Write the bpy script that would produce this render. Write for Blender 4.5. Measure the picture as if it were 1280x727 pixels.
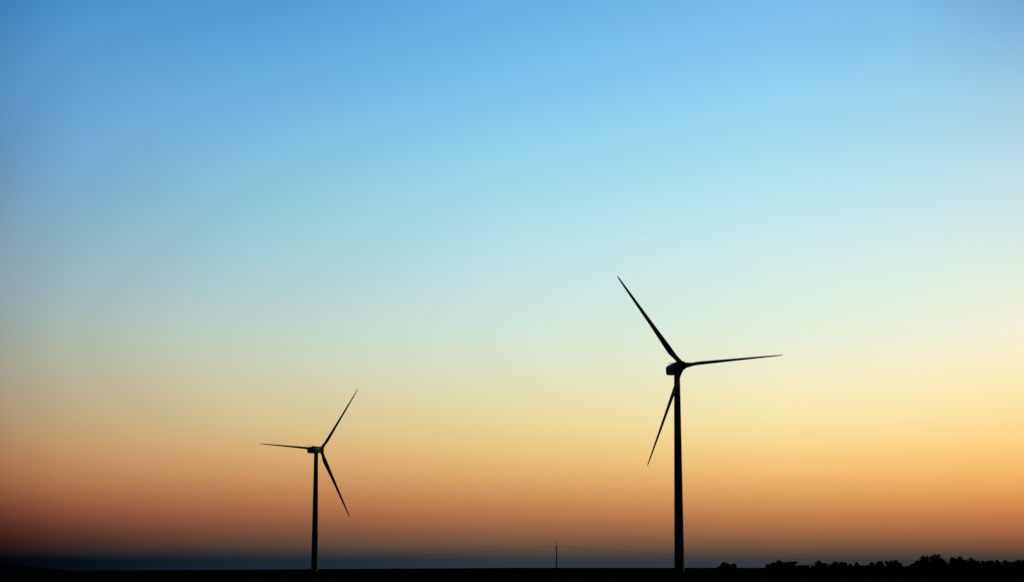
import bpy, math, random
from mathutils import Vector, Matrix, noise

R = math.radians
scene = bpy.context.scene
for o in list(bpy.data.objects):
    bpy.data.objects.remove(o)
col = scene.collection

# ---------------------------------------------------------------- camera
EYE = 1.7
HORIZON_PITCH = 8.186                      # degrees the camera looks up
cam_data = bpy.data.cameras.new('camera')
cam_data.sensor_width = 36
cam_data.lens = 67.5
cam_data.clip_start = 0.5
cam_data.clip_end = 60000
cam = bpy.data.objects.new('camera', cam_data)
cam.location = (0, 0, EYE)
cam.rotation_euler = (R(90 + HORIZON_PITCH), 0, 0)
col.objects.link(cam)
scene.camera = cam

# ---------------------------------------------------------------- exposure
scene.view_settings.view_transform = 'Standard'
scene.view_settings.look = 'None'
scene.view_settings.exposure = 0
scene.view_settings.gamma = 1
scene.view_settings.use_curve_mapping = False

# ---------------------------------------------------------------- sky
SUN_ELEVATION = R(0.4)                     # the sun is setting
SUN_AZIMUTH = R(27)                        # clockwise from the view axis (+Y): outside the right edge of the frame
NISHITA_STRENGTH = 0.01
SKY_AZIMUTHS = [-16.5, -14.5, -13, -11, -8, -4, 0, 4, 8, 12, 15.5]
SKY_ELEVATIONS = [0, 0.1, 0.2, 0.3, 0.4, 0.55, 0.75, 1, 1.3, 1.65, 2.05, 2.5, 3, 3.6, 4.3, 5.1, 6, 7, 8.2, 9.5, 11, 12.5, 14, 15.5, 17]
# linear radiance of the dusk sky, one row per azimuth, one entry per elevation
SKY_RADIANCE = [
    [(0.0000, 0.0000, 0.0013), (0.0000, 0.0000, 0.0013), (0.0000, 0.0000, 0.0011), (0.0000, 0.0000, 0.0013), (0.0014, 0.0000, 0.0023), (0.0079, 0.0000, 0.0035), (0.0168, 0.0023, 0.0039), (0.0255, 0.0044, 0.0051), (0.0391, 0.0087, 0.0080), (0.0716, 0.0188, 0.0134), (0.1370, 0.0389, 0.0231), (0.2169, 0.0682, 0.0373), (0.2780, 0.1030, 0.0555), (0.3015, 0.1448, 0.0810), (0.2901, 0.1919, 0.1190), (0.2884, 0.2388, 0.1759), (0.2808, 0.2697, 0.2237), (0.2500, 0.2862, 0.2741), (0.1970, 0.2803, 0.3330), (0.1711, 0.2525, 0.3421), (0.1240, 0.2190, 0.3698), (0.0810, 0.2018, 0.4120), (0.0646, 0.2213, 0.4610), (0.0381, 0.1996, 0.4341), (0.0080, 0.1157, 0.3198)],
    [(0.0005, 0.0015, 0.0042), (0.0005, 0.0015, 0.0042), (0.0005, 0.0016, 0.0040), (0.0021, 0.0025, 0.0051), (0.0068, 0.0047, 0.0076), (0.0188, 0.0078, 0.0098), (0.0381, 0.0111, 0.0105), (0.0660, 0.0178, 0.0133), (0.1103, 0.0316, 0.0197), (0.1751, 0.0546, 0.0292), (0.2607, 0.0912, 0.0439), (0.3496, 0.1397, 0.0637), (0.4134, 0.1942, 0.0881), (0.4417, 0.2538, 0.1235), (0.4332, 0.3094, 0.1754), (0.4085, 0.3523, 0.2355), (0.3760, 0.3864, 0.3053), (0.3309, 0.4044, 0.3818), (0.2682, 0.3987, 0.4504), (0.2181, 0.3764, 0.4878), (0.1645, 0.3448, 0.5295), (0.1216, 0.3190, 0.5558), (0.0899, 0.2986, 0.5756), (0.0631, 0.2662, 0.5617), (0.0349, 0.2133, 0.5190)],
    [(0.0015, 0.0040, 0.0086), (0.0015, 0.0040, 0.0085), (0.0016, 0.0041, 0.0083), (0.0048, 0.0068, 0.0104), (0.0138, 0.0127, 0.0153), (0.0308, 0.0184, 0.0188), (0.0582, 0.0221, 0.0189), (0.1005, 0.0322, 0.0226), (0.1657, 0.0526, 0.0309), (0.2481, 0.0826, 0.0419), (0.3400, 0.1278, 0.0586), (0.4296, 0.1860, 0.0806), (0.4928, 0.2507, 0.1080), (0.5207, 0.3187, 0.1482), (0.5107, 0.3765, 0.2068), (0.4786, 0.4196, 0.2702), (0.4373, 0.4580, 0.3509), (0.3851, 0.4787, 0.4403), (0.3152, 0.4672, 0.5063), (0.2514, 0.4425, 0.5490), (0.1892, 0.4089, 0.5983), (0.1474, 0.3806, 0.6289), (0.1068, 0.3464, 0.6382), (0.0775, 0.3038, 0.6190), (0.0504, 0.2528, 0.5855)],
    [(0.0039, 0.0097, 0.0185), (0.0037, 0.0095, 0.0181), (0.0043, 0.0103, 0.0179), (0.0092, 0.0137, 0.0191), (0.0217, 0.0201, 0.0229), (0.0463, 0.0282, 0.0269), (0.0839, 0.0355, 0.0278), (0.1368, 0.0488, 0.0326), (0.2120, 0.0716, 0.0408), (0.3010, 0.1042, 0.0519), (0.3951, 0.1544, 0.0695), (0.4868, 0.2197, 0.0936), (0.5539, 0.2930, 0.1246), (0.5853, 0.3695, 0.1705), (0.5736, 0.4315, 0.2357), (0.5421, 0.4782, 0.3030), (0.4993, 0.5203, 0.3916), (0.4406, 0.5434, 0.4933), (0.3595, 0.5258, 0.5559), (0.2850, 0.4964, 0.5942), (0.2157, 0.4542, 0.6357), (0.1684, 0.4207, 0.6689), (0.1209, 0.3791, 0.6777), (0.0874, 0.3304, 0.6547), (0.0579, 0.2682, 0.6135)],
    [(0.0087, 0.0183, 0.0325), (0.0082, 0.0179, 0.0317), (0.0091, 0.0191, 0.0315), (0.0155, 0.0231, 0.0313), (0.0316, 0.0300, 0.0336), (0.0644, 0.0417, 0.0381), (0.1124, 0.0551, 0.0398), (0.1760, 0.0697, 0.0420), (0.2585, 0.0930, 0.0485), (0.3562, 0.1321, 0.0597), (0.4532, 0.1880, 0.0779), (0.5474, 0.2588, 0.1034), (0.6209, 0.3388, 0.1383), (0.6604, 0.4294, 0.1936), (0.6510, 0.5164, 0.2782), (0.6223, 0.5763, 0.3636), (0.5755, 0.6145, 0.4607), (0.5025, 0.6279, 0.5651), (0.4048, 0.6077, 0.6245), (0.3235, 0.5869, 0.6646), (0.2561, 0.5404, 0.6897), (0.1938, 0.4845, 0.7180), (0.1369, 0.4253, 0.7272), (0.0973, 0.3605, 0.6965), (0.0633, 0.2950, 0.6486)],
    [(0.0189, 0.0291, 0.0458), (0.0168, 0.0275, 0.0435), (0.0188, 0.0290, 0.0413), (0.0288, 0.0342, 0.0406), (0.0480, 0.0426, 0.0430), (0.0860, 0.0566, 0.0468), (0.1436, 0.0722, 0.0474), (0.2178, 0.0905, 0.0496), (0.3068, 0.1190, 0.0565), (0.4112, 0.1641, 0.0689), (0.5131, 0.2279, 0.0884), (0.6120, 0.3082, 0.1155), (0.6895, 0.3978, 0.1526), (0.7319, 0.4968, 0.2115), (0.7208, 0.5880, 0.3036), (0.6861, 0.6500, 0.4019), (0.6368, 0.6873, 0.5103), (0.5675, 0.7011, 0.6245), (0.4750, 0.6879, 0.6895), (0.3877, 0.6659, 0.7296), (0.3091, 0.6209, 0.7565), (0.2347, 0.5592, 0.7734), (0.1670, 0.4888, 0.7785), (0.1229, 0.4175, 0.7537), (0.0906, 0.3514, 0.7112)],
    [(0.0326, 0.0409, 0.0584), (0.0281, 0.0376, 0.0540), (0.0319, 0.0394, 0.0494), (0.0465, 0.0460, 0.0484), (0.0679, 0.0563, 0.0514), (0.1093, 0.0719, 0.0541), (0.1763, 0.0882, 0.0531), (0.2608, 0.1110, 0.0562), (0.3564, 0.1468, 0.0645), (0.4667, 0.1977, 0.0783), (0.5739, 0.2702, 0.0994), (0.6774, 0.3611, 0.1283), (0.7576, 0.4610, 0.1677), (0.8005, 0.5671, 0.2300), (0.7868, 0.6565, 0.3275), (0.7450, 0.7165, 0.4361), (0.6920, 0.7527, 0.5557), (0.6289, 0.7677, 0.6787), (0.5466, 0.7637, 0.7506), (0.4564, 0.7389, 0.7894), (0.3627, 0.6943, 0.8221), (0.2774, 0.6316, 0.8277), (0.1992, 0.5519, 0.8266), (0.1509, 0.4757, 0.8078), (0.1221, 0.4097, 0.7724)],
    [(0.0351, 0.0418, 0.0577), (0.0325, 0.0400, 0.0534), (0.0384, 0.0431, 0.0495), (0.0550, 0.0497, 0.0486), (0.0794, 0.0596, 0.0510), (0.1235, 0.0754, 0.0531), (0.1939, 0.0946, 0.0528), (0.2890, 0.1224, 0.0578), (0.3960, 0.1631, 0.0669), (0.5157, 0.2211, 0.0815), (0.6296, 0.3012, 0.1040), (0.7367, 0.3999, 0.1357), (0.8164, 0.5067, 0.1805), (0.8599, 0.6188, 0.2528), (0.8566, 0.7127, 0.3639), (0.8190, 0.7701, 0.4750), (0.7594, 0.7985, 0.5846), (0.6848, 0.8065, 0.6932), (0.6011, 0.8037, 0.7650), (0.5143, 0.7821, 0.8083), (0.4080, 0.7318, 0.8409), (0.3189, 0.6690, 0.8507), (0.2373, 0.5965, 0.8521), (0.1805, 0.5175, 0.8308), (0.1428, 0.4483, 0.7989)],
    [(0.0362, 0.0416, 0.0558), (0.0359, 0.0415, 0.0517), (0.0437, 0.0458, 0.0487), (0.0619, 0.0521, 0.0479), (0.0894, 0.0615, 0.0496), (0.1367, 0.0773, 0.0511), (0.2113, 0.0996, 0.0519), (0.3170, 0.1320, 0.0586), (0.4366, 0.1772, 0.0683), (0.5663, 0.2419, 0.0831), (0.6861, 0.3291, 0.1069), (0.7953, 0.4347, 0.1413), (0.8725, 0.5473, 0.1913), (0.9156, 0.6642, 0.2738), (0.9226, 0.7624, 0.3985), (0.8917, 0.8171, 0.5100), (0.8265, 0.8386, 0.6096), (0.7393, 0.8409, 0.7047), (0.6539, 0.8385, 0.7743), (0.5701, 0.8183, 0.8215), (0.4499, 0.7610, 0.8531), (0.3598, 0.6986, 0.8670), (0.2752, 0.6338, 0.8698), (0.2096, 0.5528, 0.8452), (0.1607, 0.4793, 0.8142)],
    [(0.0357, 0.0402, 0.0527), (0.0360, 0.0408, 0.0495), (0.0426, 0.0445, 0.0458), (0.0603, 0.0504, 0.0447), (0.0891, 0.0590, 0.0451), (0.1420, 0.0742, 0.0469), (0.2250, 0.0972, 0.0493), (0.3350, 0.1285, 0.0556), (0.4647, 0.1717, 0.0635), (0.6023, 0.2344, 0.0755), (0.7231, 0.3213, 0.0979), (0.8280, 0.4257, 0.1304), (0.8984, 0.5348, 0.1768), (0.9353, 0.6476, 0.2542), (0.9436, 0.7460, 0.3732), (0.9310, 0.8085, 0.4842), (0.8790, 0.8419, 0.5957), (0.7936, 0.8524, 0.6984), (0.7053, 0.8472, 0.7590), (0.6128, 0.8176, 0.8040), (0.4849, 0.7583, 0.8326), (0.3905, 0.6894, 0.8389), (0.2991, 0.6230, 0.8319), (0.2246, 0.5392, 0.7993), (0.1642, 0.4520, 0.7457)],
    [(0.0342, 0.0388, 0.0499), (0.0352, 0.0392, 0.0474), (0.0411, 0.0422, 0.0421), (0.0589, 0.0481, 0.0398), (0.0900, 0.0561, 0.0391), (0.1505, 0.0710, 0.0418), (0.2374, 0.0926, 0.0457), (0.3437, 0.1192, 0.0504), (0.4772, 0.1574, 0.0558), (0.6186, 0.2174, 0.0659), (0.7433, 0.3047, 0.0868), (0.8472, 0.4086, 0.1172), (0.9095, 0.5138, 0.1591), (0.9379, 0.6189, 0.2249), (0.9455, 0.7117, 0.3228), (0.9421, 0.7854, 0.4375), (0.9124, 0.8328, 0.5625), (0.8501, 0.8442, 0.6640), (0.7574, 0.8351, 0.7269), (0.6425, 0.8024, 0.7626), (0.5184, 0.7449, 0.7865), (0.4066, 0.6547, 0.7895), (0.2983, 0.5640, 0.7546), (0.1998, 0.4393, 0.6911), (0.1339, 0.3422, 0.6358)],
]

world = bpy.data.worlds.new('World')
scene.world = world
world.use_nodes = True
wt = world.node_tree
wt.nodes.clear()
def wn(t, **kw):
    n = wt.nodes.new(t)
    for k, v in kw.items():
        setattr(n, k, v)
    return n
def wmath(op, a, b=None, clamp=False):
    n = wn('ShaderNodeMath', operation=op, use_clamp=clamp)
    for i, v in enumerate((a, b)):
        if v is None:
            continue
        if isinstance(v, (int, float)):
            n.inputs[i].default_value = v
        else:
            wt.links.new(v, n.inputs[i])
    return n.outputs[0]
def wrange(v, a, b, lo, hi, smooth=False):
    n = wn('ShaderNodeMapRange', clamp=True, interpolation_type='SMOOTHSTEP' if smooth else 'LINEAR')
    wt.links.new(v, n.inputs[0])
    for i, x in zip((1, 2, 3, 4), (a, b, lo, hi)):
        n.inputs[i].default_value = x
    return n.outputs[0]

tc = wn('ShaderNodeTexCoord')
xyz = wn('ShaderNodeSeparateXYZ')
wt.links.new(tc.outputs['Generated'], xyz.inputs[0])
X, Y, Z = xyz.outputs
elev = wmath('SQRT', wmath('DIVIDE', wmath('ARCSINE', Z), math.pi / 2, clamp=True))   # 0 at the horizon, 1 overhead, finer near the horizon
azim = wmath('MULTIPLY', wmath('ARCTAN2', X, Y), 180 / math.pi)           # degrees from +Y, clockwise
ZENITH = (0.010, 0.030, 0.075)
HIGH = ((26, 0.75), (40, 0.30), (60, 0.10))                               # the blue deepens overhead
sky_out = None
for k, (a, row) in enumerate(zip(SKY_AZIMUTHS, SKY_RADIANCE)):
    rp = wn('ShaderNodeValToRGB')
    cr = rp.color_ramp
    cr.interpolation = 'LINEAR'
    stops = [((e / 90) ** 0.5, c) for e, c in zip(SKY_ELEVATIONS, row)]
    top = row[-1]
    for e, f in HIGH:
        stops.append(((e / 90) ** 0.5, tuple(top[i] * f * (0.8, 0.9, 1.0)[i] for i in range(3))))
    stops.append((1.0, ZENITH))
    while len(cr.elements) < len(stops):
        cr.elements.new(0.5)
    for el, (p, c) in zip(cr.elements, stops):
        el.position = p
    for el, (p, c) in zip(cr.elements, stops):
        el.position = p
        el.color = (*c, 1)
    wt.links.new(elev, rp.inputs[0])
    if sky_out is None:
        sky_out = rp.outputs[0]
        continue
    mx = wn('ShaderNodeMix', data_type='RGBA')
    wt.links.new(wrange(azim, SKY_AZIMUTHS[k - 1], a, 0, 1), mx.inputs[0])
    wt.links.new(sky_out, mx.inputs[6])
    wt.links.new(rp.outputs[0], mx.inputs[7])
    sky_out = mx.outputs[2]
# away from the afterglow the unseen sky is dimmed so the turbines stay dark
fall = wmath('ADD', wmath('MULTIPLY', Y, 0.97), wmath('MULTIPLY', X, 0.24))
fade = wrange(fall, 0.1, 0.82, 0.012, 1.0, smooth=True)
dim = wn('ShaderNodeVectorMath', operation='SCALE')
wt.links.new(sky_out, dim.inputs[0])
wt.links.new(fade, dim.inputs['Scale'])
bg_glow = wn('ShaderNodeBackground')
wt.links.new(dim.outputs[0], bg_glow.inputs[0])
bg_glow.inputs[1].default_value = 1.0
sky = wn('ShaderNodeTexSky', sky_type='NISHITA')
sky.sun_disc = False
sky.sun_elevation = SUN_ELEVATION
sky.sun_rotation = SUN_AZIMUTH
sky.dust_density = 3.0
bg_sky = wn('ShaderNodeBackground')
wt.links.new(sky.outputs[0], bg_sky.inputs[0])
bg_sky.inputs[1].default_value = NISHITA_STRENGTH
add = wn('ShaderNodeAddShader')
wt.links.new(bg_sky.outputs[0], add.inputs[0])
wt.links.new(bg_glow.outputs[0], add.inputs[1])
out = wn('ShaderNodeOutputWorld')
wt.links.new(add.outputs[0], out.inputs[0])

# ---------------------------------------------------------------- sun
sun_data = bpy.data.lights.new('sun', 'SUN')
sun_data.energy = 0.03
sun_data.angle = R(0.5)
sun_data.color = (1.0, 0.62, 0.35)
sun = bpy.data.objects.new('sun', sun_data)
sd = Vector((math.sin(SUN_AZIMUTH) * math.cos(SUN_ELEVATION),
             math.cos(SUN_AZIMUTH) * math.cos(SUN_ELEVATION), math.sin(SUN_ELEVATION)))
sun.rotation_euler = sd.to_track_quat('Z', 'Y').to_euler()
sun.location = (200, 400, 300)
col.objects.link(sun)

# ================================================================ helpers
def tag(o, label=None, cat=None, group=None, kind=None):
    if label: o['label'] = label
    if cat: o['category'] = cat
    if group: o['group'] = group
    if kind: o['kind'] = kind
    return o

class MB:
    """collects vertices and faces for ONE mesh"""
    def __init__(self):
        self.v = []; self.f = []; self.smooth = []
    def rings(self, rings, cap=True, smooth=True, closed=True):
        base = len(self.v); n = len(rings[0])
        for r in rings:
            self.v += [tuple(p) for p in r]
        for i in range(len(rings) - 1):
            a = base + i * n; b = a + n
            for j in range(n):
                k = (j + 1) % n
                self.f.append((a + j, a + k, b + k, b + j)); self.smooth.append(smooth)
        if cap:
            self.f.append(tuple(range(base + n - 1, base - 1, -1))); self.smooth.append(False)
            e = base + (len(rings) - 1) * n
            self.f.append(tuple(range(e, e + n))); self.smooth.append(False)
    def lathe(self, prof, n=24, axis='z', off=(0, 0, 0), cap=True):
        rings = []
        for r, h in prof:
            ring = []
            for j in range(n):
                t = 2 * math.pi * j / n
                p = (r * math.cos(t), r * math.sin(t), h) if axis == 'z' else (h, r * math.cos(t), r * math.sin(t))
                ring.append((p[0] + off[0], p[1] + off[1], p[2] + off[2]))
            rings.append(ring)
        self.rings(rings, cap)
    def tube(self, pts, radii, n=8):
        rings = []
        for i, p in enumerate(pts):
            p = Vector(p)
            d = (Vector(pts[min(i + 1, len(pts) - 1)]) - Vector(pts[max(i - 1, 0)])).normalized()
            u = d.cross(Vector((0.31, 0.95, 0.05)) if abs(d.y) < 0.9 else Vector((1, 0, 0))).normalized()
            w = d.cross(u)
            r = radii[i] if not isinstance(radii, (int, float)) else radii
            rings.append([p + (u * math.cos(2 * math.pi * j / n) + w * math.sin(2 * math.pi * j / n)) * r for j in range(n)])
        self.rings(rings)
    def build(self, name, mat, parent=None, loc=None):
        me = bpy.data.meshes.new(name)
        me.from_pydata(self.v, [], self.f)
        for p, s in zip(me.polygons, self.smooth):
            p.use_smooth = s
        me.materials.append(mat)
        me.update()
        o = bpy.data.objects.new(name, me)
        col.objects.link(o)
        if parent: o.parent = parent
        if loc: o.location = loc
        return o

def empty(name, loc, label, cat, group=None):
    o = bpy.data.objects.new(name, None)
    o.location = loc
    col.objects.link(o)
    return tag(o, label, cat, group)

def material(name, c0, c1, scale=1.0, rough=0.8, spec=0.1, detail=6, bump=0.0, coord='Object'):
    m = bpy.data.materials.new(name)
    m.use_nodes = True
    t = m.node_tree
    b = t.nodes['Principled BSDF']
    tcn = t.nodes.new('ShaderNodeTexCoord')
    nz = t.nodes.new('ShaderNodeTexNoise')
    nz.inputs['Scale'].default_value = scale
    nz.inputs['Detail'].default_value = detail
    t.links.new(tcn.outputs[coord], nz.inputs['Vector'])
    mx = t.nodes.new('ShaderNodeMix'); mx.data_type = 'RGBA'
    mr = t.nodes.new('ShaderNodeMapRange')
    mr.inputs[1].default_value = 0.35; mr.inputs[2].default_value = 0.65
    t.links.new(nz.outputs[0], mr.inputs[0])
    t.links.new(mr.outputs[0], mx.inputs[0])
    mx.inputs[6].default_value = (*c0, 1); mx.inputs[7].default_value = (*c1, 1)
    t.links.new(mx.outputs[2], b.inputs['Base Color'])
    b.inputs['Roughness'].default_value = rough
    b.inputs['Specular IOR Level'].default_value = spec
    if bump:
        bp = t.nodes.new('ShaderNodeBump')
        bp.inputs['Strength'].default_value = bump
        t.links.new(nz.outputs[0], bp.inputs['Height'])
        t.links.new(bp.outputs[0], b.inputs['Normal'])
    return m

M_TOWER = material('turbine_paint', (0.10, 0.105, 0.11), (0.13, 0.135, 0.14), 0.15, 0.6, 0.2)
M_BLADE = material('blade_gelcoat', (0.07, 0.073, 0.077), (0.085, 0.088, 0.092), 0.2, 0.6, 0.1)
M_HIGHLIGHT = material('painted_side_highlight', (0.62, 0.66, 0.68), (0.70, 0.74, 0.76), 0.8, 0.5, 0.3)  # sky sheen on the nacelle put into a pale base colour
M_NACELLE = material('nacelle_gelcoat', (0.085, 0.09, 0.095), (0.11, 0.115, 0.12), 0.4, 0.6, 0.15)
M_STEEL = material('galvanised_steel', (0.10, 0.10, 0.105), (0.16, 0.16, 0.165), 3, 0.6, 0.3)
M_WOOD = material('tarred_timber', (0.030, 0.022, 0.016), (0.055, 0.042, 0.03), 6, 0.9, 0.05, bump=0.3)
M_GLASS = material('glazed_porcelain', (0.05, 0.03, 0.022), (0.07, 0.04, 0.03), 8, 0.3, 0.4)
M_CABLE = material('weathered_cable', (0.02, 0.02, 0.02), (0.035, 0.035, 0.035), 2, 0.8, 0.1)
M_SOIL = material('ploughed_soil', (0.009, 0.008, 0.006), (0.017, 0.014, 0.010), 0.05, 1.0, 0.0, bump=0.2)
M_HILL = material('hazed_far_woodland', (0.008, 0.012, 0.016), (0.014, 0.018, 0.022), 0.01, 1.0, 0.0)  # bluish base colour carries the haze of distance
M_BARK = material('bark', (0.035, 0.028, 0.022), (0.06, 0.048, 0.038), 4, 0.95, 0.0, bump=0.4)
M_LEAF = [material('foliage', (0.020, 0.032, 0.014), (0.040, 0.055, 0.022), 0.6, 0.9, 0.05),
          material('foliage_dark', (0.016, 0.026, 0.014), (0.030, 0.044, 0.020), 0.6, 0.9, 0.05),
          material('foliage_olive', (0.026, 0.034, 0.014), (0.044, 0.052, 0.022), 0.6, 0.9, 0.05)]

# ================================================================ ground
def ground_z(x, y):
    z = 0.0065 * (x - math.sqrt(x * x + 900) + 30) * 0.5          # the field drops away to the left
    z += 0.10 * noise.noise(Vector((x / 90, y / 160, 0.3))) + 0.05 * noise.noise(Vector((x / 23, y / 40, 4.3)))
    return z
def spread(lo, hi, n, p):
    return [lo + (hi - lo) * (i / n) ** p for i in range(n + 1)]
ys = [-400, -200, -100, -50, -20] + spread(0, 24000, 190, 2.6)
half = spread(0, 14000, 110, 2.4)
xs = [-v for v in reversed(half[1:])] + half
g = MB()
g.v = [(x, y, ground_z(x, y)) for y in ys for x in xs]
nx = len(xs)
for i in range(len(ys) - 1):
    for j in range(nx - 1):
        a = i * nx + j
        g.f.append((a, a + 1, a + 1 + nx, a + nx)); g.smooth.append(True)
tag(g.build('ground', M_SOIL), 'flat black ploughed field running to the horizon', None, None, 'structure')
FOC = 2400.0
def at(px, d):
    """ground point at a bearing (px in 1/2400 rad units from the view axis) and distance"""
    x = (px - 640) / FOC * d
    return Vector((x, d, ground_z(x, d)))

# far wooded rise at the left
h = MB()
prof = [(-330, 6), (-260, 11), (-180, 15), (-110, 16.5), (-70, 15.8), (-40, 15.0), (-20, 12.8), (0, 9.8), (18, 6.4), (36, 3.0), (55, -0.5), (80, -3), (110, -4)]
D = 5200
rows = []
dense = []
for (p0, h0), (p1, h1) in zip(prof[:-1], prof[1:]):
    for s in range(12):
        dense.append((p0 + (p1 - p0) * s / 12, h0 + (h1 - h0) * s / 12))
dense.append(prof[-1])
for k, (dy, sc) in enumerate(((-700, 0.0), (-420, .42), (-220, .8), (0, 1.0), (260, .85), (600, .4), (1000, 0))):
    row = []
    for p, hh in dense:
        x = (p - 640) / FOC * D
        z0 = ground_z(x, D)
        z = z0 - 4 + max(0, (hh * D / FOC + EYE + 4)) * sc + 0.8 * sc * noise.noise(Vector((p / 2.3, k, 1.0)))
        row.append((x, D + dy, z))
    rows.append(row)
n = len(dense)
h.v = [p for r in rows for p in r]
for i in range(len(rows) - 1):
    for j in range(n - 1):
        a = i * n + j
        h.f.append((a, a + 1, a + 1 + n, a + n)); h.smooth.append(True)
tag(h.build('hills', M_HILL), 'low dark wooded rise on the far left horizon', None, None, 'structure')

# ================================================================ wind turbines
def blade_mesh(length=40.0, pitch=34.0):
    """blade along +Z, leading edge to +X, +Y is upwind"""
    b = MB()
    st = [(0.9, 1.0, 1.0, 0), (1.9, 1.0, 1.0, 0), (2.9, 1.2, .86, .3), (4.4, 1.9, .66, .8), (6.0, 2.3, .52, 1), (8.0, 2.3, .43, 1),
          (11, 2.02, .34, 1), (15, 1.70, .27, 1), (20, 1.38, .21, 1), (26, 1.14, .17, 1), (32, .90, .13, 1), (36.5, .68, .10, 1), (39.2, .45, .07, 1), (40, .12, .02, 1)]
    tw = lambda r: pitch + 17 * max(0, 1 - r / 24) ** 1.4
    rings = []
    for r, c, th, af in st:
        r *= length / 40
        ring = []
        a = R(tw(r))
        for j in range(16):
            t = 2 * math.pi * j / 16
            # circle at the root, airfoil outboard
            cx, cy = math.cos(t) * .95, math.sin(t) * .95
            u = math.cos(t)
            ax = c * (0.5 * u - 0.2)
            thick = th * (0.5 + 0.5 * math.sqrt(max(0, (u + 1) / 2)))
            ay = thick * math.sin(t) * 0.62
            x = cx * (1 - af) + ax * af
            y = cy * (1 - af) + ay * af
            bend = -0.2 * (r / 40) ** 2
            ring.append((x * math.cos(a) - y * math.sin(a), x * math.sin(a) + y * math.cos(a) + bend, r))
        rings.append(ring)
    b.rings(rings)
    return b

def rounded_box_rings(stations, n=24, e=4.0):
    """super-ellipse sections along X: (x, half width, z low, z high)"""
    rings = []
    for x, w, lo, hi in stations:
        ring = []
        for j in range(n):
            t = 2 * math.pi * j / n
            c, s = math.cos(t), math.sin(t)
            yy = w * math.copysign(abs(c) ** (2 / e), c)
            zz = (lo + hi) / 2 + (hi - lo) / 2 * math.copysign(abs(s) ** (2 / e), s)
            ring.append((x, yy, zz))
        rings.append(ring)
    return rings

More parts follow.
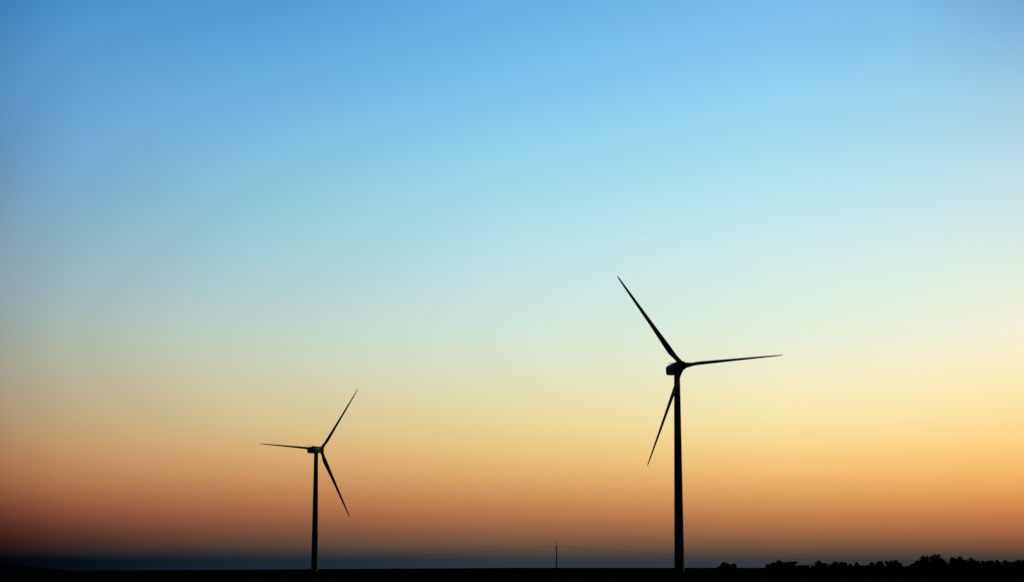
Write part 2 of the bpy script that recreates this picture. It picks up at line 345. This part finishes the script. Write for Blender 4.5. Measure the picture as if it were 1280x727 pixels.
def wind_turbine(base, hub_height, axis_yaw, toward, phase, trim, label):
    """axis_yaw: angle between the rotor axis and the view axis; toward: rotor on the near side"""
    root = empty('wind_turbine', base, label, 'wind turbine', 'wind turbines on the field')
    H = hub_height - base.z
    sgn = -1 if toward else 1
    ax = Vector((math.sin(axis_yaw), sgn * math.cos(axis_yaw), 0))       # horizontal rotor axis, out of the hub
    top = H - 2.1
    t = MB()
    prof = [(1.80, -1.0), (1.80, 0.14)]
    for k in range(1, 13):
        s = k / 12
        r = 1.80 - 0.72 * s
        z = 0.14 + (top - 0.14) * s
        if k in (4, 8):
            prof += [(r, z - .14), (r + .05, z - .12), (r + .05, z + .12), (r, z + .14)]
        else:
            prof.append((r, z))
    t.lathe(prof, 40)
    t.build('tower', M_TOWER, root)
    yaw = MB()
    yaw.lathe([(1.10, top + .003), (1.28, top + .1), (1.28, top + .55), (1.15, top + .75)], 32)
    yaw.build('yaw_bearing', M_STEEL, root)
    rot = math.atan2(ax.y, ax.x)
    nac = MB()
    nac.rings(rounded_box_rings([(-7.2, 1.25, -.9, 1.35), (-7.05, 1.5, -1.25, 1.75), (-6.6, 1.62, -1.45, 1.92), (-4.0, 1.72, -1.62, 1.98), (-1.0, 1.74, -1.68, 2.0),
                                 (1.4, 1.70, -1.66, 1.95), (2.6, 1.58, -1.5, 1.75), (3.3, 1.35, -1.25, 1.35), (3.5, 1.1, -1.0, 1.1)], 32, 5.5))
    n_ob = nac.build('nacelle', M_NACELLE, root, (0, 0, H))
    n_ob.rotation_euler = (0, -R(5), rot)                 # the housing follows the tilted shaft
    mast = MB()
    mast.tube([(-6.4, .7, 1.75), (-6.4, .7, 3.25)], .06)
    mast.tube([(-6.4, .3, 3.05), (-6.4, 1.1, 3.05)], .045)
    mast.lathe([(.05, 3.1), (.16, 3.15), (.16, 3.3), (.05, 3.36)], 10, off=(-6.4, .3, 0))
    mast.build('anemometer', M_STEEL, n_ob)
    vane = MB()
    vane.tube([(-5.2, -.7, 1.8), (-5.2, -.7, 2.9)], .055)
    vane.tube([(-5.75, -.7, 2.92), (-4.75, -.7, 2.92)], .045)
    vane.rings([[(-5.8, -.73, 2.75), (-5.8, -.67, 2.75), (-5.8, -.67, 3.2), (-5.8, -.73, 3.2)],
                [(-5.35, -.73, 2.82), (-5.35, -.67, 2.82), (-5.35, -.67, 3.02), (-5.35, -.73, 3.02)]], smooth=False)
    vane.build('wind_vane', M_STEEL, n_ob)
    for sd_ in (-1, 1):  # added pale strip on each side, painting in the sky's reflection
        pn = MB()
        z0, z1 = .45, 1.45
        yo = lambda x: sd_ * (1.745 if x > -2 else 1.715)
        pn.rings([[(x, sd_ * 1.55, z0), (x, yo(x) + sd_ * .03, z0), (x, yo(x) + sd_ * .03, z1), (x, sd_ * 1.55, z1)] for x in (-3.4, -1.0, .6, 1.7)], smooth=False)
        pn.build('side_highlight', M_HIGHLIGHT, n_ob)
    hatch = MB()
    hatch.rings(rounded_box_rings([(-3.6, .7, 1.8, 2.24), (-3.5, .78, 1.8, 2.3), (-1.7, .78, 1.8, 2.3), (-1.6, .7, 1.8, 2.24)], 16, 6))
    hatch.build('roof_hatch', M_NACELLE, n_ob)
    tilt = R(5)
    axis = Vector((ax.x * math.cos(tilt), ax.y * math.cos(tilt), math.sin(tilt)))
    up = Vector((0, 0, 1))
    right = axis.cross(up).normalized()
    vup = right.cross(axis).normalized()
    if toward:
        right = -right
    if right.x < 0:
        right = -right
    hubc = Vector((0, 0, H)) + axis * 5.0
    hub = MB()
    hub.lathe([(1.0, -1.75), (1.45, -1.6), (1.62, -1.1), (1.66, 0), (1.58, .6), (1.36, 1.2), (.98, 1.65), (.5, 1.92), (.08, 2.0)], 32, 'x')
    hb = hub.build('hub', M_NACELLE, root, hubc)
    hb.rotation_mode = 'QUATERNION'
    hb.rotation_quaternion = axis.to_track_quat('X', 'Z')
    cone = R(2)
    for k in range(3):
        src = blade_mesh(pitch=34.0 + trim[k])                           # each blade is parked at its own pitch
        a = phase + k * 2 * math.pi / 3
        d0 = right * math.cos(a) + vup * math.sin(a)
        tan = -right * math.sin(a) + vup * math.cos(a)
        if toward:
            tan = -tan                                                     # clockwise seen from upwind
        d = (d0 * math.cos(cone) + axis * math.sin(cone)).normalized()
        yv = (axis - d * axis.dot(d)).normalized()
        xv = tan.normalized()
        m = Matrix((( xv.x, yv.x, d.x, hubc.x), (xv.y, yv.y, d.y, hubc.y), (xv.z, yv.z, d.z, hubc.z), (0, 0, 0, 1)))
        # both turn the same way, so the frame may be left-handed: mirror the section in the mesh, not the object
        b = MB(); b.f = list(src.f); b.smooth = list(src.smooth)
        b.v = [tuple(m.to_3x3() @ Vector(p)) for p in src.v]
        if m.determinant() < 0:
            b.f = [tuple(reversed(f)) for f in b.f]
        b.build('blade', M_BLADE, root, hubc)
    return root

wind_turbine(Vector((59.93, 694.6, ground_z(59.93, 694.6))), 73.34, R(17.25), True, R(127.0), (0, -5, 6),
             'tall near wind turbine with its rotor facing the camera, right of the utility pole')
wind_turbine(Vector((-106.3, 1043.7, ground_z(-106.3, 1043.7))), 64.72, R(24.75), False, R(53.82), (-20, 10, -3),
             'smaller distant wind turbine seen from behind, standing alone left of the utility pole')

# ================================================================ power line
def utility_pole(px, d, label):
    p = at(px, d)
    root = empty('utility_pole', p, label, 'utility pole', 'poles of the power line')
    m = MB(); m.tube([(0, 0, -.5), (0, 0, 4), (0, 0, 8.2)], [.19, .165, .14], 14)
    m.build('pole', M_WOOD, root)
    c = MB(); c.rings(rounded_box_rings([(-.85, .07, 7.72, 7.9), (.85, .07, 7.72, 7.9)], 12, 8), smooth=False)
    arm = c.build('crossarm', M_WOOD, root, (0, -.255, 0)); arm.rotation_euler = (0, 0, R(74))
    for s in (-.7, .7):
        i = MB(); i.lathe([(.025, 7.9), (.025, 8.02), (.09, 8.02), (.11, 8.1), (.06, 8.14), (.09, 8.2), (.05, 8.3)], 12, off=(s, 0, 0))
        i.build('insulator', M_GLASS, arm)
    k = MB(); k.tube([(0, 0, 8.1), (0, 0, 9.15)], .05, 8); k.lathe([(.05, 9.15), (.10, 9.17), (.12, 9.28), (.06, 9.33), (.09, 9.4), (.04, 9.5)], 12)
    k.build('top_pin', M_STEEL, root)
    return p
pA = utility_pole(695, 600, 'thin timber utility pole standing alone on the horizon between the two turbines')
pB = utility_pole(-75, 900, 'far timber utility pole carrying the left end of the cable')
pC = utility_pole(1345, 860, 'far timber utility pole behind the tree line carrying the right end of the cable')
def cable(a, b, sag, label):
    m = MB(); pts = []
    for i in range(61):
        s = i / 60
        q = a.lerp(b, s); q.z -= sag * 4 * s * (1 - s)
        pts.append(q - a)
    m.tube(pts, .023, 6)
    o = m.build('overhead_cable', M_CABLE, None, a)
    tag(o, label, 'cable', 'overhead cables of the power line')
arm_top = Vector((0, -.255, 8.3))
cable(pA + arm_top, pB + arm_top, 4.6, 'faint overhead cable sagging away to the left of the utility pole')
cable(pA + arm_top, pC + arm_top, 4.0, 'faint overhead cable running right from the utility pole past the near turbine')

# ================================================================ trees
def leaf_cloud(mb, rng, lobes, n, size):
    tot = sum(l[3] * l[4] * l[5] for l in lobes)
    for l in lobes:
        k = max(60, int(n * l[3] * l[4] * l[5] / tot))
        for _ in range(k):
            d = Vector((rng.gauss(0, 1), rng.gauss(0, 1), rng.gauss(0, 1))).normalized()
            wob = 0.86 + 0.30 * noise.noise(d * 2.3 + Vector((l[0], l[1], l[2])))
            rr = wob * rng.random() ** 0.42 * (1.0 if rng.random() > .05 else 1.12)
            c = Vector((l[0] + d.x * l[3] * rr, l[1] + d.y * l[4] * rr, l[2] + d.z * l[5] * rr))
            if c.z < 0.1: c.z = 0.1 + rng.random() * .5
            s = size * (0.5 + rng.random())
            u = Vector((rng.gauss(0, 1), rng.gauss(0, 1), rng.gauss(0, 1))).normalized()
            w = u.orthogonal().normalized()
            w = (Matrix.Rotation(rng.random() * 6.28, 3, u) @ w) * s
            v = u.cross(w).normalized() * s * 0.62
            i = len(mb.v)
            mb.v += [tuple(c - w), tuple(c - v * .9), tuple(c + w * 1.1), tuple(c + v)]
            mb.f.append((i, i + 1, i + 2, i + 3)); mb.smooth.append(False)

def tree(px, d, half_px, top_y, label, seed, kind='tree', style='round', cat='tree', mat=0):
    rng = random.Random(seed)
    p = at(px, d)
    mpp = d / FOC
    htot = (708.8 - top_y) * mpp + EYE - p.z                       # metres from the ground to the crown's top
    w = half_px * mpp * 1.1
    root = empty(kind, p, label, cat, 'trees and bushes along the horizon')
    t = MB()
    r0 = 0.035 * htot + .05
    lean = rng.uniform(-.04, .04)
    t.tube([(0, 0, -.4), (lean * htot * .3, 0, htot * .3), (lean * htot * .6, .1, htot * .6), (lean * htot, 0, htot * .78)], [r0 * 1.25, r0 * .9, r0 * .55, r0 * .15], 9)
    for k in range(6):
        a = rng.random() * 6.28; z = htot * rng.uniform(.18, .5)
        e = (math.cos(a) * w * .75, math.sin(a) * w * .75, z + htot * rng.uniform(.15, .34))
        t.tube([(lean * z, 0, z), (e[0] * .5, e[1] * .5, z + (e[2] - z) * .4), e], [r0 * .5, r0 * .32, r0 * .08], 6)
    t.build('trunk', M_BARK, root)
    L = []
    lo = htot * .06
    if style == 'round':
        L.append((0, 0, htot * .55, w * .80, w * .8, htot * .40))
        L.append((0, 0, htot * .30, w * .92, w * .9, htot * .30))
    elif style == 'flat':
        L.append((0, 0, htot * .56, w * .95, w * .8, htot * .36))
        L.append((0, 0, htot * .28, w * .95, w * .9, htot * .28))
        for s in (-.62, .1, .66):
            L.append((s * w, 0, htot * .76, w * .38, w * .5, htot * .21))
    elif style == 'dome':
        L.append((0, 0, htot * .28, w * 1.0, w * .9, htot * .28))
        L.append((.05 * w, 0, htot * .50, w * .62, w * .6, htot * .44))
    elif style == 'cone':
        L.append((0, 0, htot * .30, w * .95, w * .9, htot * .30))
        L.append((0, 0, htot * .56, w * .62, w * .6, htot * .30))
        L.append((0, 0, htot * .80, w * .30, w * .3, htot * .20))
    elif style == 'lean_left':                                      # taller on its left, sloping down to the right
        L.append((-.35 * w, 0, htot * .60, w * .58, w * .6, htot * .38))
        L.append((.25 * w, 0, htot * .40, w * .62, w * .6, htot * .34))
        L.append((0, 0, htot * .22, w * .95, w * .9, htot * .22))
    elif style == 'lean_right':
        L.append((.35 * w, 0, htot * .60, w * .58, w * .6, htot * .38))
        L.append((-.25 * w, 0, htot * .40, w * .62, w * .6, htot * .34))
        L.append((0, 0, htot * .22, w * .95, w * .9, htot * .22))
    main = list(L)
    for k in range(7):                                              # smaller clumps give the crown its broken outline
        a = rng.random() * 6.28; b = main[rng.randrange(len(main))]
        el = rng.uniform(-.1, 1.1)
        L.append((b[0] + math.cos(a) * b[3] * .78 * math.cos(el), b[1] + math.sin(a) * b[4] * .78 * math.cos(el), b[2] + b[5] * .8 * math.sin(el),
                  w * rng.uniform(.2, .32), w * .28, htot * rng.uniform(.10, .16)))
    # fit the crown's top to the wanted height
    zt = max(l[2] + l[5] * .93 for l in L)
    L = [(l[0], l[1], l[2] * htot / zt, l[3], l[4], l[5] * htot / zt) for l in L]
    c = MB()
    leaf_cloud(c, rng, L, 3600, 0.20 + 0.013 * htot)
    c.build('crown', M_LEAF[mat], root)
    return root

TREES = [
    # bearing, distance, half width, top, style, label
    (903.5, 1350, 10.4, 701.6, 'dome', 'low rounded bush standing alone just right of the near turbine'),
    (914.3, 1360, 4.2, 703.4, 'round', 'tiny bush close against the right side of the lone rounded bush'),
    (960.5, 1380, 8, 701.8, 'lean_right', 'leftmost tree of the tree line, its crown climbing to the right'),
    (971.5, 1400, 6, 699.2, 'round', 'taller round tree of the small first clump right of the near turbine'),
    (984, 1390, 8, 700.8, 'flat', 'flat-topped tree closing the right end of the first clump'),
    (1000, 1420, 8, 705.4, 'flat', 'very low wide bush in the dip right of the first clump'),
    (1011.5, 1400, 2.6, 705.2, 'cone', 'tiny pointed bush in the dip, left of the tree that slopes down to the right'),
    (1022.5, 1380, 8.5, 699.8, 'lean_left', 'tree peaking at its left and sloping down to the right, past the first dip'),
    (1039.5, 1400, 7.5, 700.9, 'dome', 'rounded small tree left of the pair before the pointed tree'),
    (1049.5, 1410, 5.5, 701.5, 'flat', 'squat flat-topped tree joined to the rounded small tree on its left'),
    (1058.5, 1420, 3.4, 703.6, 'round', 'slim low bush tucked left of the small pointed tree'),
    (1067, 1400, 5.5, 701.4, 'cone', 'small pointed tree midway along the low part of the tree line'),
    (1078, 1430, 8, 705.6, 'flat', 'very low bush in the gap right of the small pointed tree'),
    (1085.5, 1400, 3.6, 701.6, 'round', 'narrow upright tree at the left of the group before the wide gap'),
    (1095, 1380, 6.8, 700.3, 'round', 'round tree between the narrow upright tree and the flat-topped pair'),
    (1108.5, 1390, 6.8, 699.6, 'flat', 'broad flat-topped tree, left of its slightly pointed neighbour'),
    (1117.5, 1400, 6.2, 699.1, 'lean_left', 'tree with a slight peak falling to the wide gap before the biggest trees'),
    (1128, 1440, 8, 706.3, 'flat', 'low scrub in the wide gap left of the biggest trees'),
    (1138.5, 1370, 6.5, 699.6, 'lean_right', 'mid-height tree stepping up to the biggest trees from the gap'),
    (1150.5, 1350, 8.5, 693.9, 'round', 'big broad tree just left of the tallest tree'),
    (1164.5, 1350, 10.5, 691.6, 'round', 'tallest tree of the whole line, with a high rounded crown'),
    (1174.5, 1360, 5.5, 697.3, 'lean_left', 'shoulder tree dropping away right of the tallest tree'),
    (1186, 1370, 5.8, 695.0, 'round', 'upright tree right of the narrow slot beside the tallest trees'),
    (1197.5, 1365, 7.4, 693.9, 'lean_left', 'second tallest rounded tree, right of the narrow slot'),
    (1211.5, 1380, 8.6, 695.7, 'lean_left', 'tree with a notch at its left and a long slope down to the right'),
    (1228.5, 1400, 7.5, 699.3, 'flat', 'low flat tree in the level stretch, left of two small peaks'),
    (1241, 1405, 5.2, 698.6, 'cone', 'small peaked tree, left one of two in the level stretch'),
    (1250.5, 1405, 6.6, 698.9, 'dome', 'small rounded tree, right one of two in the level stretch'),
    (1260, 1420, 6, 701.2, 'flat', 'low tree in the last dip before the frame edge'),
    (1267.5, 1400, 6, 698.6, 'round', 'tree left of the last dark crown at the right frame edge'),
    (1278, 1390, 8.5, 696.9, 'round', 'last tree, cut by the right edge of the frame'),
    (1296, 1400, 10, 697.5, 'round', None),
]
for i, (px, d, hw, ty, st, lab) in enumerate(TREES):
    if lab is None: continue
    bush = 'bush' in lab or 'scrub' in lab
    tree(px, d, hw, ty, lab, 100 + i, 'bush' if bush else 'tree', st, 'bush' if bush else 'tree', i % 3)

# low growth under and between the trees, one mass
rng = random.Random(7)
THICKET = [(900, 2.6), (955, 4.2), (962, 5.3), (991, 3.2), (1016, 4.8), (1054, 3.6), (1082, 4.6), (1123, 2.7), (1134, 4.5), (1144, 7.0), (1178.5, 3.8), (1181.5, 7.0), (1224, 6.3), (1262, 6.6)]
u = MB()
lobes = []
px = 954.0
while px < 1300:
    d = 1405 + rng.uniform(-15, 15)
    p = at(px, d)
    hh = [h for a, h in THICKET if px >= a][-1] * rng.uniform(.92, 1.18)
    w = rng.uniform(1.3, 2.3)
    lobes.append((p.x, p.y, p.z + hh * .45, w, w, hh * .55))
    px += rng.uniform(1.2, 2.4)
leaf_cloud(u, rng, lobes, 30000, .3)
tag(u.build('undergrowth', M_LEAF[1]), 'continuous low dark undergrowth along the foot of the tree line', 'undergrowth', None, 'stuff')
